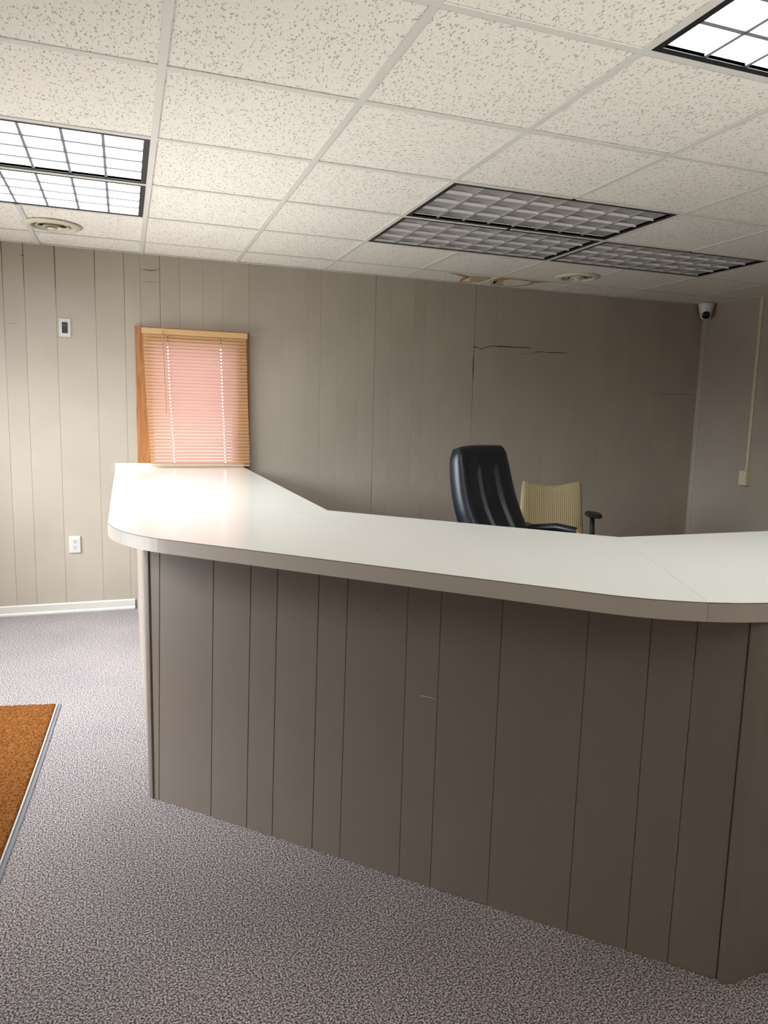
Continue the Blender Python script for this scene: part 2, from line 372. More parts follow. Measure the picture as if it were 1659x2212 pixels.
for i in range(i0, i1):
    for j in range(j0, j1):
        if (i, j) in occ: continue
        xa, xb = max(i*T, LX0), min((i+1)*T, LX1); ya, yb = max(j*T, LY0), min((j+1)*T, LY1)
        if xb-xa < .02 or yb-ya < .02: continue
        cross = (i, j) in ((1, 1), (3, 4))
        key = (round(xb-xa, 3), round(yb-ya, 3), cross)
        if key not in cache:
            hx, hy_ = (xb-xa)/2-.002, (yb-ya)/2-.002
            bm = B(); box(bm, -hx, hx, -hy_, hy_, 0, .014)
            me = bpy.data.meshes.new('ceiling_tile'); bmesh.ops.recalc_face_normals(bm, faces=bm.faces[:]); bm.to_mesh(me); bm.free()
            me.materials.append(M['tile_x' if cross else 'tile']); cache[key] = me
        me = cache[key]
        for vx, vy in VENTS:
            if xa < vx < xb and ya < vy < yb:
                bm = holed_tile((xb-xa)/2-.002, (yb-ya)/2-.002, vx-(xa+xb)/2, vy-(ya+yb)/2, VR*.69)
                me = bpy.data.meshes.new('ceiling_tile'); bmesh.ops.recalc_face_normals(bm, faces=bm.faces[:]); bm.to_mesh(me); bm.free(); me.materials.append(M['tile'])
        o = bpy.data.objects.new('ceiling_tile', me); C.objects.link(o); o.parent = ceil
        o.location = ((xa+xb)/2, (ya+yb)/2, HC+.0035+random.uniform(0, .0012))
def tee(bm, L, along):
    h = .012
    for (a, b_, z0, z1) in ((-h, h, 0, .003), (-.002, .002, .003, .03)):
        if along == 'y': box(bm, a, b_, -L/2, L/2, z0, z1)
        else: box(bm, -L/2, L/2, a, b_, z0, z1)
    return bm
tcache = {}
VR = .155
v1_ = at(113, 487, 2, HC); v2_ = at(1258, 600, 2, HC)
VENTS = [(v1_.x, v1_.y), (2.925, v2_.y)]
def holed_tile(hx, hy, cx, cy, r):
    bm = B(); ang = sorted([2*PI*k/36 for k in range(36)] + [math.atan2(y-cy, x-cx) % (2*PI) for x in (-hx, hx) for y in (-hy, hy)])
    lo = []; 
    for a in ang:
        ca, sa = math.cos(a), math.sin(a)
        t = min([((hx if ca > 0 else -hx)-cx)/ca if abs(ca) > 1e-9 else 9, ((hy if sa > 0 else -hy)-cy)/sa if abs(sa) > 1e-9 else 9])
        lo.append(((cx+r*ca, cy+r*sa), (cx+t*ca, cy+t*sa)))
    loft(bm, [[(p[0][0], p[0][1], 0), (p[1][0], p[1][1], 0), (p[1][0], p[1][1], .014), (p[0][0], p[0][1], .014)] for p in lo+lo[:1]], cap=False)
    bmesh.ops.remove_doubles(bm, verts=bm.verts[:], dist=1e-6); return bm
def add_tee(name, x, y, L, along):
    key = (round(L, 3), along)
    if key not in tcache:
        bm = tee(B(), L, along); me = bpy.data.meshes.new(name); bmesh.ops.recalc_face_normals(bm, faces=bm.faces[:]); bm.to_mesh(me); bm.free()
        me.materials.append(M['tbar']); tcache[key] = me
    o = bpy.data.objects.new(name, tcache[key]); C.objects.link(o); o.parent = ceil; o.location = (x, y, HC)
for i in range(i0+1, i1):
    runs = []; cur = LY0
    for j in range(j0, j1):
        if (i-1, j) in FIX:
            if j*T > cur+.01: runs.append((cur, j*T))
            cur = (j+1)*T
    runs.append((cur, LY1))
    for a, b_ in runs:
        if b_-a > .03: add_tee('main_runner', i*T, (a+b_)/2, b_-a-.002, 'y')
for j in range(j0+1, j1):
    for i in range(i0, i1):
        xa, xb = max(i*T, LX0), min((i+1)*T, LX1)
        if xb-xa > .04: add_tee('cross_tee', (xa+xb)/2, j*T, xb-xa-.024, 'x')
wa = B(); box(wa, LX0, LX1, LY1-.018, LY1, HC-.001, HC+.002)
obj('wall_angle', wa, M['tbar'], ceil)
wa = B(); box(wa, LX1-.018, LX1, LY0, LY1-.018, HC-.001, HC+.002)
obj('wall_angle', wa, M['tbar'], ceil)
# water stains on the last row of tiles
def stroke(rows, m):
    """band of discoloured tile: rows of (u, v upper, v lower) picture points on the ceiling"""
    bm = B(); k = 3.6867
    q = [(at(900+u/k, 500+v0/k, 2, HC+.0030), at(900+u/k, 500+v1/k, 2, HC+.0030)) for u, v0, v1 in rows]
    up = Vector((0, 0, .0004)); loft(bm, [[a_, b_, b_+up, a_+up] for a_, b_ in q]); obj('water_stain', bm, M[m], ceil)
stroke(((258, 329, 332), (300, 333, 340), (340, 337, 356), (375, 345, 364), (420, 358, 366)), 'stain')
stroke(((345, 386, 402), (360, 372, 398), (380, 362, 384), (418, 359, 368)), 'stain')
stroke(((322, 401, 407), (350, 399, 405), (400, 400, 405), (440, 403, 408)), 'stain')
stroke(((425, 352, 403), (520, 358, 402), (600, 364, 398)), 'stain_pale')
stroke(((610, 392, 420), (640, 374, 400), (655, 364, 396), (690, 366, 390), (740, 371, 382), (800, 376, 385), (880, 386, 397), (935, 394, 412), (1000, 398, 407), (1085, 402, 405)), 'stain')
stroke(((940, 402, 412), (915, 410, 422), (880, 422, 429), (830, 430, 435), (770, 434, 438), (690, 435, 438)), 'stain')
stroke(((590, 400, 430), (620, 396, 432), (660, 396, 434), (690, 392, 434)), 'stain_pale')

# ------------------------------------------------------------------ ceiling light fixtures
def mk(name, bm, m):
    me = bpy.data.meshes.new(name); bmesh.ops.recalc_face_normals(bm, faces=bm.faces[:]); bm.to_mesh(me); bm.free(); me.materials.append(M[m]); return me
LXH, LYH = T-.013, T/2-.013      # half size of the fixture opening
RIM = .022
lx, ly = LXH-RIM, LYH-RIM        # half size of the louver
NX, NY, LH = 8, 4, .050
def blade_prof(w0, w1):          # half profile of a parabolic blade: thin lower edge, wide top
    pts = [(w0, 0)]
    for k in range(1, 7):
        t = k/6; pts.append((w0+(w1-w0)*t**2, LH*t))
    return pts + [(-x, z) for x, z in reversed(pts)]
LH_, LH = LH, .012
bm = B(); pr = blade_prof(.0055, .0057)
cellw = 2*lx/NX; cellh = 2*ly/NY
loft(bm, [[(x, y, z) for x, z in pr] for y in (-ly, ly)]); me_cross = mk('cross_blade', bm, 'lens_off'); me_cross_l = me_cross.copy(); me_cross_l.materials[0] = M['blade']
for p in me_cross.polygons: p.use_smooth = False
bm = B(); pr = blade_prof(.0075, .0077)
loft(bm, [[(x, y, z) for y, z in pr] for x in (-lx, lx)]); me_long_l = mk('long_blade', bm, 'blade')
bm = B(); pr = blade_prof(.0028, .0030)
loft(bm, [[(x, y, z) for y, z in pr] for x in (-lx, lx)]); me_long = mk('long_blade', bm, 'alu')
bm = B()
for (a, b_, c, d) in ((-LXH, LXH, -LYH, -LYH+RIM), (-LXH, LXH, LYH-RIM, LYH), (-LXH, -LXH+RIM, -LYH+RIM, LYH-RIM), (LXH-RIM, LXH, -LYH+RIM, LYH-RIM)):
    box(bm, a, b_, c, d, .001, .012)
me_frame = mk('frame', bm, 'black')
bm = B(); z1 = .13
for (a, b_, c, d, e, f) in ((-LXH, LXH, -LYH, LYH, z1, z1+.004), (-LXH, -LXH+.003, -LYH, LYH, .012, z1), (LXH-.003, LXH, -LYH, LYH, .012, z1),
                            (-LXH+.003, LXH-.003, -LYH, -LYH+.003, .012, z1), (-LXH+.003, LXH-.003, LYH-.003, LYH, .012, z1)):
    box(bm, a, b_, c, d, e, f)
me_house = mk('housing', bm, 'tray')
bm = B(); t_ = .005
for (a, b_, c, d) in ((-lx-t_, lx+t_, -ly-t_, -ly), (-lx-t_, lx+t_, ly, ly+t_), (-lx-t_, -lx, -ly, ly), (lx, lx+t_, -ly, ly)): box(bm, a, b_, c, d, -.001, LH)
me_lf = mk('louver_frame', bm, 'alu')
panels = {}
for k, m_ in (('l', 'lamp_l'), ('r', 'lamp_r'), ('o', 'lens_off')):
    bm = B(); n = 8                                # one formed sheet, each cell a shallow vault
    g_ = [[None]*(NY*n+1) for _ in range(NX*n+1)]
    for i in range(NX*n+1):
        for j in range(NY*n+1):
            u, v = 2*((i/n) % 1)-1, 2*((j/n) % 1)-1
            g_[i][j] = bm.verts.new((-lx+2*lx*i/(NX*n), -ly+2*ly*j/(NY*n), .012+.018*(1-u*u)*(1-.55*v*v)))
    for i in range(NX*n):
        for j in range(NY*n): bm.faces.new((g_[i][j], g_[i][j+1], g_[i+1][j+1], g_[i+1][j]))
    panels[k] = mk('lens_sheet', bm, m_)
    for p in panels[k].polygons: p.use_smooth = True
FLAB = {(-2, 2): ('lit ceiling light of the touching pair, one row away from the round vent', 'lit lights above the entrance side'),
        (-2, 3): ('lit ceiling light of the touching pair, right beside the round vent', 'lit lights above the entrance side'),
        (2, 2): ('unlit louvered ceiling light farthest from the panelled wall among the dark ones', 'unlit ceiling lights'),
        (2, 3): ('unlit louvered ceiling light touching both other dark ones, near the stained tiles', 'unlit ceiling lights'),
        (4, 3): ('unlit louvered ceiling light towards the security camera, near the shaded round vent', 'unlit ceiling lights'),
        (2, -1): ('lit ceiling light by itself above the counter, with large bright cells', 'lit light above the counter')}
for (i, j), k in FIX.items():
    lab, grp = FLAB[(i, j)]
    f = thing('ceiling_light', lab, 'light', ((i+1)*T, (j+.5)*T, HC), group=None if k == 'r' else grp)
    for nm, me in (('housing', me_house), ('frame', me_frame), ('lens_sheet', panels[k])):
        obj(nm, me, None, f)
    lv = obj('louver', me_lf, None, f); lv.location.z = .004
    for n in range(1, NX):
        o = obj('cross_blade', me_cross if k == 'o' else me_cross_l, None, lv); o.location.x = -lx+cellw*n
    for n in range(1, NY):
        o = obj('long_blade', me_long if k == 'o' else me_long_l, None, lv); o.location.y = -ly+cellh*n

# ------------------------------------------------------------------ round ceiling vents
def vent(pos, R, label):
    v = thing('round_vent', label, 'vent', (pos[0], pos[1], HC), group='round ceiling vents')
    obj('flange', lathe(B(), [(R*.685, .003), (R*.69, -.006), (R*.72, -.011), (R*.80, -.012), (R*.92, -.007), (R, -.0005), (R*.98, .002)], 56), M['vent'], v, True)
    for r0, r1, z0, z1 in ((.51, .555, .003, -.005), (.31, .355, -.002, -.013)):
        obj('cone_ring', lathe(B(), [(R*r0, z0), (R*r1, z1), (R*r1, z1-.003), (R*r1-.003, z1-.003), (R*r0-.002, z0)], 48), M['vent'], v, True)
    obj('centre_cap', lathe(B(), [(.001, -.026), (R*.10, -.024), (R*.17, -.017), (R*.17, -.014), (.001, -.014)], 36), M['vent'], v, True)
    obj('stem', lathe(B(), [(.001, -.012), (.010, -.012), (.010, .11), (.001, .11)], 12), M['vent_dark'], v)
    obj('duct', lathe(B(), [(R*.67, .013), (R*.67, .12), (.001, .12)], 40), M['vent_dark'], v)
    for a in (.4, .4+PI/2):
        o = obj('spoke', box(B(), -R*.48, R*.48, -.002, .002, .000, .004), M['vent_dark'], v); o.rotation_euler.z = a
    return v
vent(VENTS[0], VR, 'cream round ceiling vent below the lit lights')
vent(VENTS[1], VR, 'cream round ceiling vent beside the brown water stains')

# ------------------------------------------------------------------ window behind the counter
win = thing('window_1', 'small window with brown wooden trim above the counter end', 'window', (0, WY, 0), kind='structure')
def wb(name, x0, x1, y0, y1, z0, z1, m, bev=.002): return obj(name, box(B(), x0, x1, y0, y1, z0, z1, bev), M[m], win)
wb('casing', WX0, WX0+.105, -.018, -.0005, .98, WZ1, 'wood'); wb('casing', WX1-.09, WX1, -.018, -.0005, .98, WZ1, 'wood')
wb('casing', WX0+.105, WX1-.09, -.018, -.0005, WZ1-.095, WZ1, 'wood')
wb('jamb', OX0, OX0+.012, .0, .12, OZ0, OZ1, 'wood', 0); wb('jamb', OX1-.012, OX1, .0, .12, OZ0, OZ1, 'wood', 0)
wb('jamb', OX0+.012, OX1-.012, 0, .12, OZ1-.012, OZ1, 'wood', 0); wb('sill', OX0+.012, OX1-.012, 0, .12, OZ0, OZ0+.012, 'wood', 0)
wb('pane', OX0+.012, OX1-.012, .085, .089, OZ0+.012, OZ1-.012, 'glass', 0)

# mini blind
BLX0, BLX1 = .0, .672; BLY = WY-.052
bd = thing('mini_blind', 'closed peach mini blind hanging over the window to the counter', 'blind', (0, BLY, .985))
obj('headrail', box(B(), BLX0-.008, BLX1+.006, -.014, .030, WZ1-.985-.048, WZ1-.985-.010, .002), M['headrail'], bd)
NS, PITCH = 38, .0224
holes = (.155, .500)
def slat_mesh():
    bm = B(); Ls = BLX1-BLX0; tilt = math.radians(63); prof = []
    for k in range(7):
        s = (k/6-.5)*.025; bow = .0022*(1-(2*k/6-1)**2)
        prof.append((s*math.cos(tilt) - bow*math.sin(tilt), s*math.sin(tilt)*-1))
    xs = sorted([0, .06, Ls*.5, Ls-.06, Ls] + [h+d for h in holes for d in (-.0045, .0045)])
    grid = [[bm.verts.new((x, y, z)) for y, z in prof] for x in xs]
    for i in range(len(xs)-1):
        hole = any(abs((xs[i]+xs[i+1])/2-h) < .001 for h in holes)
        for k in range(6):
            if hole and k in (2, 3): continue
            bm.faces.new((grid[i][k], grid[i+1][k], grid[i+1][k+1], grid[i][k+1]))
    me = bpy.data.meshes.new('slat'); bm.to_mesh(me); bm.free(); me.materials.append(M['slat'])
    for p in me.polygons: p.use_smooth = True
    return me
sm = slat_mesh(); ztop = WZ1-.985-.062
for k in range(NS):
    z = ztop-k*PITCH
    o = obj('slat', sm, None, bd); o.location = (BLX0+.034*(k/NS)**1.3+random.uniform(-.0008, .0008), random.uniform(-.001, .001), z)
    o.scale.x = 1-.012*k/NS
    o.rotation_euler.x = random.uniform(-.02, .02)
obj('bottom_rail', box(B(), BLX0+.035, BLX1+.024, -.010, .012, .0005, .010, .003), M['headrail'], bd)
for h in holes:
    for dy in (-.0125, .0125):
        obj('ladder_cord', tube(B(), [(h+.002, dy, ztop+.02), (h+.030, dy, .008)], .0007, 6), M['cord'], bd)
wand = obj('tilt_wand', tube(B(), [(.120, -.020, ztop+.030), (.121, -.024, ztop-.05), (.135, -.026, ztop-.50)], [.0025, .0035, .0035], 8), M['cord'], bd)
obj('hook', tube(B(), [(.119, -.008, ztop+.034), (.119, -.020, ztop+.036), (.120, -.022, ztop+.022)], .003, 8), M['cord'], wand)

# ------------------------------------------------------------------ plates on the back wall, camera and raceway
p = at(140, 708, 1, WY)
sw = thing('wall_switch', 'cream wall plate with a black rocker switch on the panelled wall', 'switch', (p.x, WY, p.z))
obj('plate', box(B(), -.035, .035, -.006, 0, -.057, .057, .002), M['plastic'], sw)
rk = obj('rocker', box(B(), -.0168, .0168, -.009, -.006, -.034, .034, .001), M['black'], sw)
obj('paddle', box(B(), -.013, .013, -.0125, -.009, .004, .024, .0015), mat('dark grey paddle', (.05, .048, .055), .4), rk)
for z in (-.046, .046): obj('screw', lathe(B(), [(.0005, .001), (.003, .0008), (.003, -.001)], 12), M['plastic'], sw).matrix_local = Matrix.Translation((0, -.0065, z)) @ Matrix.Rotation(PI/2, 4, 'X')
p = at(162, 1176, 1, WY)
ol = thing('wall_outlet', 'white duplex power outlet low on the panelled wall', 'outlet', (p.x, WY, p.z))
obj('plate', box(B(), -.035, .035, -.007, 0, -.057, .057, .003), M['plastic'], ol)
for z in (.0195, -.0195):
    bm = B(); pts = [(.0165*math.cos(a)*1.0, max(-.0135, min(.0135, .0175*math.sin(a)))) for a in [2*PI*k/24 for k in range(24)]]
    loft(bm, [[(x, -.0072, z+y) for x, y in pts], [(x, -.0092, z+y) for x, y in pts]])
    rc = obj('receptacle', bm, M['plastic'], ol)
    for x, w_ in ((-.0063, .0016), (.0063, .0016)): obj('slot', box(B(), x-w_, x+w_, -.0096, -.0085, z+.000, z+.009), M['dark_line'], rc)
    obj('slot', box(B(), -.003, .003, -.0096, -.0085, z-.0095, z-.004), M['dark_line'], rc)
obj('screw', lathe(B(), [(.0005, .001), (.003, .0008), (.003, -.001)], 12), M['plastic'], ol).matrix_local = Matrix.Translation((0, -.0075, 0)) @ Matrix.Rotation(PI/2, 4, 'X')

cx, cy = LX1-.075, LY1-.085
sc_ = thing('security_camera', 'white turret security camera with a black lens in the ceiling corner', 'camera', (cx, cy, HC))
obj('base', lathe(B(), [(.001, 0), (.062, 0), (.064, -.012), (.060, -.030), (.050, -.075), (.043, -.098), (.036, -.104), (.001, -.104)], 40), M['camwhite'], sc_, True)
bm = B(); bmesh.ops.create_uvsphere(bm, u_segments=32, v_segments=20, radius=.046); ball = obj('ball', bm, M['camwhite'], sc_, True); ball.location = (-.008, -.010, -.094)
dirv = (CAM+Vector((0.5, -.3, -.9))-Vector((cx, cy, HC-.094))).normalized()
fc = obj('lens_face', lathe(B(), [(.0005, .005), (.020, .004), (.031, -.002), (.032, -.010), (.0005, -.010)], 32), M['lens'], sc_, True)
fc.matrix_local = Matrix.Translation(Vector((-.008, -.010, -.094))+dirv*.042) @ dirv.to_track_quat('Z', 'Y').to_matrix().to_4x4()

ry, rz0 = 2.795, .985
rc_ = thing('cable_raceway', 'thin tan cable raceway running down to a small junction box', 'raceway', (LX1, ry, 0))
obj('channel', box(B(), -.014, 0, -.0125, .0125, rz0, HC-.004, .003), M['raceway'], rc_)
bxo = obj('junction_box', box(B(), -.045, 0, -.037, .037, rz0-.118, rz0, .004), M['ivory'], rc_)
obj('screw', box(B(), -.0465, -.045, -.003, .003, rz0-.085, rz0-.079), M['dark_line'], bxo)
obj('cover_plate', box(B(), -.0485, -.045, -.034, .034, rz0-.114, rz0-.004, .001), M['ivory'], bxo)

# ------------------------------------------------------------------ reception counter
ZT = .974; ZB = ZT-.0455
XL, DO, YR = -.19, .5445, -.55           # outer edges of the top: x = XL, x+y = DO, y = YR
XI, DI, YI = .66, 1.782, .300            # inner edges
XE = 3.45                                # end of the right-hand run
RAD = .25/math.tan(PI/8)
def arc(c, a0, a1, r=RAD, n=14): return [(c[0]+r*math.cos(a0+(a1-a0)*k/n), c[1]+r*math.sin(a0+(a1-a0)*k/n)) for k in range(n+1)]
k1 = (XL, DO-XL); k2 = (DO-YR, YR)       # outer corners
c1 = (XL+RAD, k1[1]+.25); c2 = (k2[0]+.25, YR+RAD)
a1 = arc(c1, PI, PI+PI/4); a2 = arc(c2, PI+PI/4, PI+PI/2)
i1_ = (XI, DI-XI); i2_ = (DI-YI, YI); h7 = 7
sec = {'left': [(XL, WY-.022)] + a1[:h7+1] + [i1_, (XI, WY-.022)],
       'diag': [i1_] + a1[h7:] + a2[:h7+1] + [i2_],
       'right': [i2_] + a2[h7:] + [(XE, YR), (XE, YI)]}
ct = thing('countertop', 'glossy white laminate countertop bent in three runs', 'countertop', (0, 0, 0))
def shrink(pts, d=.0007):
    cxm = sum(p[0] for p in pts)/len(pts); cym = sum(p[1] for p in pts)/len(pts); out = []
    for x, y in pts:
        v = Vector((cxm-x, cym-y)); v.normalize(); out.append((x+v.x*d, y+v.y*d))
    return out
for k, pts in sec.items(): 
    s_ = obj('worktop_section', prism(B(), shrink(pts, .0006), ZB, ZT), M['laminate'], ct)
    if k == 'left':
        q = at(271, 1120, 2, ZT)
        obj('stain_spot', lathe(B(), [(.0004, .0004), (.006, .0003), (.006, -.0002)], 14, (q.x, q.y, ZT)), M['wood_arm'], s_)
def band(pts, z0, z1, d, m, name, parent):
    """strip of thickness d along the outer side of an open polyline"""
    n = len(pts); out = []
    for i in range(n):
        a = Vector(pts[max(i-1, 0)]); b_ = Vector(pts[min(i+1, n-1)]); t = (b_-a).normalized(); nn = Vector((t.y, -t.x))*-1
        out.append(Vector(pts[i])-nn*-d if False else Vector(pts[i])+Vector((t.y*-1, t.x))*-d)
    bm = B(); rings = []
    for p_, q_ in zip(pts, out): rings.append([(p_[0], p_[1], z0), (q_.x, q_.y, z0), (q_.x, q_.y, z1), (p_[0], p_[1], z1)])
    loft(bm, rings); return obj(name, bm, M[m], parent)
outer = {'left': [(XL, WY-.022)] + a1[:h7+1], 'diag': a1[h7:] + a2[:h7+1], 'right': a2[h7:] + [(XE, YR)]}
for k, pts in outer.items():
    # polylines run with the room side on their right
    q0 = list(pts)
    e = (Vector(q0[1])-Vector(q0[0])).normalized()*.0006; q0[0] = (q0[0][0]+e.x, q0[0][1]+e.y)
    e = (Vector(q0[-2])-Vector(q0[-1])).normalized()*.0006; q0[-1] = (q0[-1][0]+e.x, q0[-1][1]+e.y)
    eb = band(q0, ZB, ZT-.0022, .0016, 'edge', 'edge_band', ct)
    band(q0, ZT-.0022, ZT-.0008, .0009, 'dark_line', 'laminate_line', eb)
obj('backsplash', box(B(), XL, XI, WY-.022, WY-.001, ZB, ZT+.030, .003), M['laminate'], ct)

cb = thing('reception_counter', 'greige board-fronted reception counter base under the white top', 'counter', (0, 0, 0))
PX, PD, PY = -.07, .7227, -.532           # outer faces of the base
pA = Vector((PX, PD-PX)); pB = Vector((PD-PY, PY)); tdir = (pB-pA).normalized(); ndir = Vector((-S2, -S2))
th = .09; bt = .007
def inset(o_): return (PX+o_, (PD+o_/S2)-(PX+o_)), ((PD+o_/S2)-(PY+o_), PY+o_)
ia, ib = inset(bt); ja, jb = inset(bt+th)
prism_pts = [(PX+bt, WY-.002), ia, ib, (XE-.06, PY+bt), (XE-.06, PY+bt+th), jb, ja, (PX+bt+th, WY-.002)]
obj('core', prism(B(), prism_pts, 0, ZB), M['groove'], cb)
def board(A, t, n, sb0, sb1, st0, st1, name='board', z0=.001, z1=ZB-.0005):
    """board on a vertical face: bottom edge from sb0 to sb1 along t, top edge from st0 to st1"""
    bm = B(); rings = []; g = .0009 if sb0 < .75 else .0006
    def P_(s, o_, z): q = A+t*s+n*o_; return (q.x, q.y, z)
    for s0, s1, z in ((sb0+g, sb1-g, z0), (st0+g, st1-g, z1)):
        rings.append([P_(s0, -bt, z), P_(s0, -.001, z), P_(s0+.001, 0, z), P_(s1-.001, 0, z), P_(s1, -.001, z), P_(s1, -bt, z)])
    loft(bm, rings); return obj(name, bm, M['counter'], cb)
def on_face(u, v):
    d = RT*((u-W/2)/FPX) - UP*((v-H/2)/FPX) + fwd
    k = (PD-CAM.x-CAM.y)/(d.x+d.y); h = CAM+d*k; return (Vector((h.x, h.y))-pA).dot(tdir), h.z
gr = [((345, 1190), (343.5, 1727)), ((461.5, 1207), (455.5, 1765)), ((542.5, 1220), (532.4, 1790)), ((600, 1229), (587.6, 1809)), ((690, 1239), (673.6, 1836)),
      ((752, 1250), (733.5, 1857)), ((881.6, 1287), (861.5, 1895)), ((954, 1290), (929, 1912)), ((1087, 1297), (1053, 1942)), ((1270.5, 1358), (1224.3, 2011)),
      ((1407, 1354), (1353, 2042)), ((1507, 1354), (1443.4, 2057))]
LT = (pB-pA).length; CW = .018             # corner guard leg
st = []
for a_, b_ in gr:
    s1, z1 = on_face(*a_); s0, z0 = on_face(*b_); k = (s1-s0)/(z1-z0)
    st.append((s0-k*z0, s0+k*(ZB-z0)))
st = [(CW*.6, CW*.6)] + [q for q in st if CW < q[0] < LT-CW] + [(LT-.0285, LT-.0285)]
first = None
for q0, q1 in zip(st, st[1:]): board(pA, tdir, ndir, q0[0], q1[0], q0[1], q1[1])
rp = [.0, .10, .16, .30, .405, .50, .61, .74, .81, .92, 1.02, 1.12, 1.22]
A_ = Vector((PX, WY-.002)); Ll = WY-.002-pA.y; s = 0; k = 0; cuts = [0]
pat = [.10, .06, .14, .105, .095, .11, .13, .07, .11, .10, .10, .10]
while cuts[-1]+pat[k % 12] < Ll-CW-.03: cuts.append(cuts[-1]+pat[k % 12]); k += 1
cuts.append(Ll-CW*.6)
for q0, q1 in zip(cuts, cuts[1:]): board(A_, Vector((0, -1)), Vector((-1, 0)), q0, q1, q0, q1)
cuts = [CW*1.1+.16]; Lr = XE-.06-pB.x; k = 3
while cuts[-1]+pat[k % 12] < Lr-.04: cuts.append(cuts[-1]+pat[k % 12]); k += 1
cuts = [CW*1.1] + cuts + [Lr]
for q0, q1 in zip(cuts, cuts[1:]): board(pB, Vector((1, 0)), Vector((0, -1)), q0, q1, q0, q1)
# rounded corner guards
def guard(corner, d0, d1, leg, name='corner_guard'):
    c = Vector(corner); n0 = Vector((d0.y, -d0.x)); 
    e0 = c+d0*leg; e1 = c+d1*leg; out_ = -(d0+d1).normalized(); th_ = .005
    nA = Vector((-d0.y, d0.x));  nA = nA if nA.dot(out_) > 0 else -nA
    nB = Vector((-d1.y, d1.x));  nB = nB if nB.dot(out_) > 0 else -nB
    P0, P1 = e0+nA*th_, e1+nB*th_; cc = c+out_*(th_/max(.3, nA.dot(out_)))
    r_ = .55; Q0 = cc+(P0-cc)*r_; Q1 = cc+(P1-cc)*r_
    curve = [Q0*(1-t)**2+cc*2*t*(1-t)+Q1*t*t for t in [k/8 for k in range(9)]]
    pts = [e0-nA*.004, P0-nA*.002, P0-(P0-cc).normalized()*.002] + curve + [P1-(P1-cc).normalized()*.002, P1-nB*.002, e1-nB*.004, c-out_*.004]
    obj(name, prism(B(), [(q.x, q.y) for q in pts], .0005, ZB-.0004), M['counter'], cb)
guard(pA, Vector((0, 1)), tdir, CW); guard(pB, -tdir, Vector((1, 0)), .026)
# scratch and nail holes on the front boards
def on_front(u, v):
    d = RT*((u-W/2)/FPX) - UP*((v-H/2)/FPX) + fwd
    return CAM+d*((PD-CAM.x-CAM.y)/(d.x+d.y))+Vector((-S2, -S2, 0))*.0006
for (ua, va, ub, vb, w_) in ((909.5, 1502.8, 922, 1505.3, .0014), (923, 1505.6, 934, 1507.8, .0012), (936, 1508.6, 941, 1509.8, .0008), (950, 1512, 952, 1512.6, .001)):
    a_, b_ = on_front(ua, va), on_front(ub, vb); dz = Vector((0, 0, w_/2)); bk = Vector((S2, S2, 0))*.0008
    bm = B(); loft(bm, [[a_-dz, a_+dz, a_+dz+bk, a_-dz+bk], [b_-dz, b_+dz, b_+dz+bk, b_-dz+bk]]); obj('scratch', bm, M['scratch'], cb)
for u, v in ((942.5, 1545), (1479.5, 1665), (813.5, 1315)):
    a_ = on_front(u, v); bm = B(); bmesh.ops.create_uvsphere(bm, u_segments=8, v_segments=6, radius=.0018); o = obj('nail_hole', bm, M['dark_line'], cb); o.location = a_

# ------------------------------------------------------------------ entrance mat
FR, NR, FL_, NL = Vector((-.432, 1.762)), Vector((-.535, -.12)), Vector((-1.33, 1.92)), Vector((-1.43, -.04))
mt = thing('entrance_mat', 'rust-orange coir-look entrance mat with a grey rubber border', 'mat', (0, 0, 0))
def bil(s, t): 
    q = (NL*(1-s)+NR*s)*(1-t)+(FL_*(1-s)+FR*s)*t
    return q + Vector((.010*math.sin(PI*t)*(2*s-1), .006*math.sin(PI*s)))
bm = B(); n = 24; ring = [bil(1, k/n) for k in range(n)] + [bil(1-k/n, 1) for k in range(n)] + [bil(0, 1-k/n) for k in range(n)] + [bil(k/n, 0) for k in range(n)]
cen = sum(ring, Vector((0, 0)))/len(ring)
loft(bm, [[(p.x, p.y, .0005) for p in ring], [(p.x, p.y, .0025) for p in ring], [(*(p+(cen-p).normalized()*.006), .004) for p in ring]])
obj('rubber_border', bm, M['rubber'], mt)
from mathutils import noise
def pile_ok(s, t): return bil(s, t)
NXm, NYm = 150, 300; bm = B(); sA, sB, tA, tB = .025, .976, .012, .995
vv = [[None]*(NYm+1) for _ in range(NXm+1)]
for i in range(NXm+1):
    for j in range(NYm+1):
        q = bil(sA+(sB-sA)*i/NXm, tA+(tB-tA)*j/NYm)
        edge = i in (0, NXm) or j in (0, NYm)
        z = .004 if edge else .0095+.0028*noise.noise((q.x*95, q.y*95, 1.3))+random.uniform(-.0009, .0009)
        vv[i][j] = bm.verts.new((q.x+random.uniform(-.0012, .0012), q.y+random.uniform(-.0012, .0012), z))
for i in range(NXm):
    for j in range(NYm): bm.faces.new((vv[i][j], vv[i+1][j], vv[i+1][j+1], vv[i][j+1]))
pl_ = obj('pile', bm, M['pile'], mt, True); pl_['kind'] = 'stuff'
lip = [bil(.981, tA+(tB-tA)*k/40) for k in range(41)]
obj('pale_lip', tube(B(), [(p.x, p.y, .0058) for p in lip], .0035, 6), M['rubber_lip'], mt)

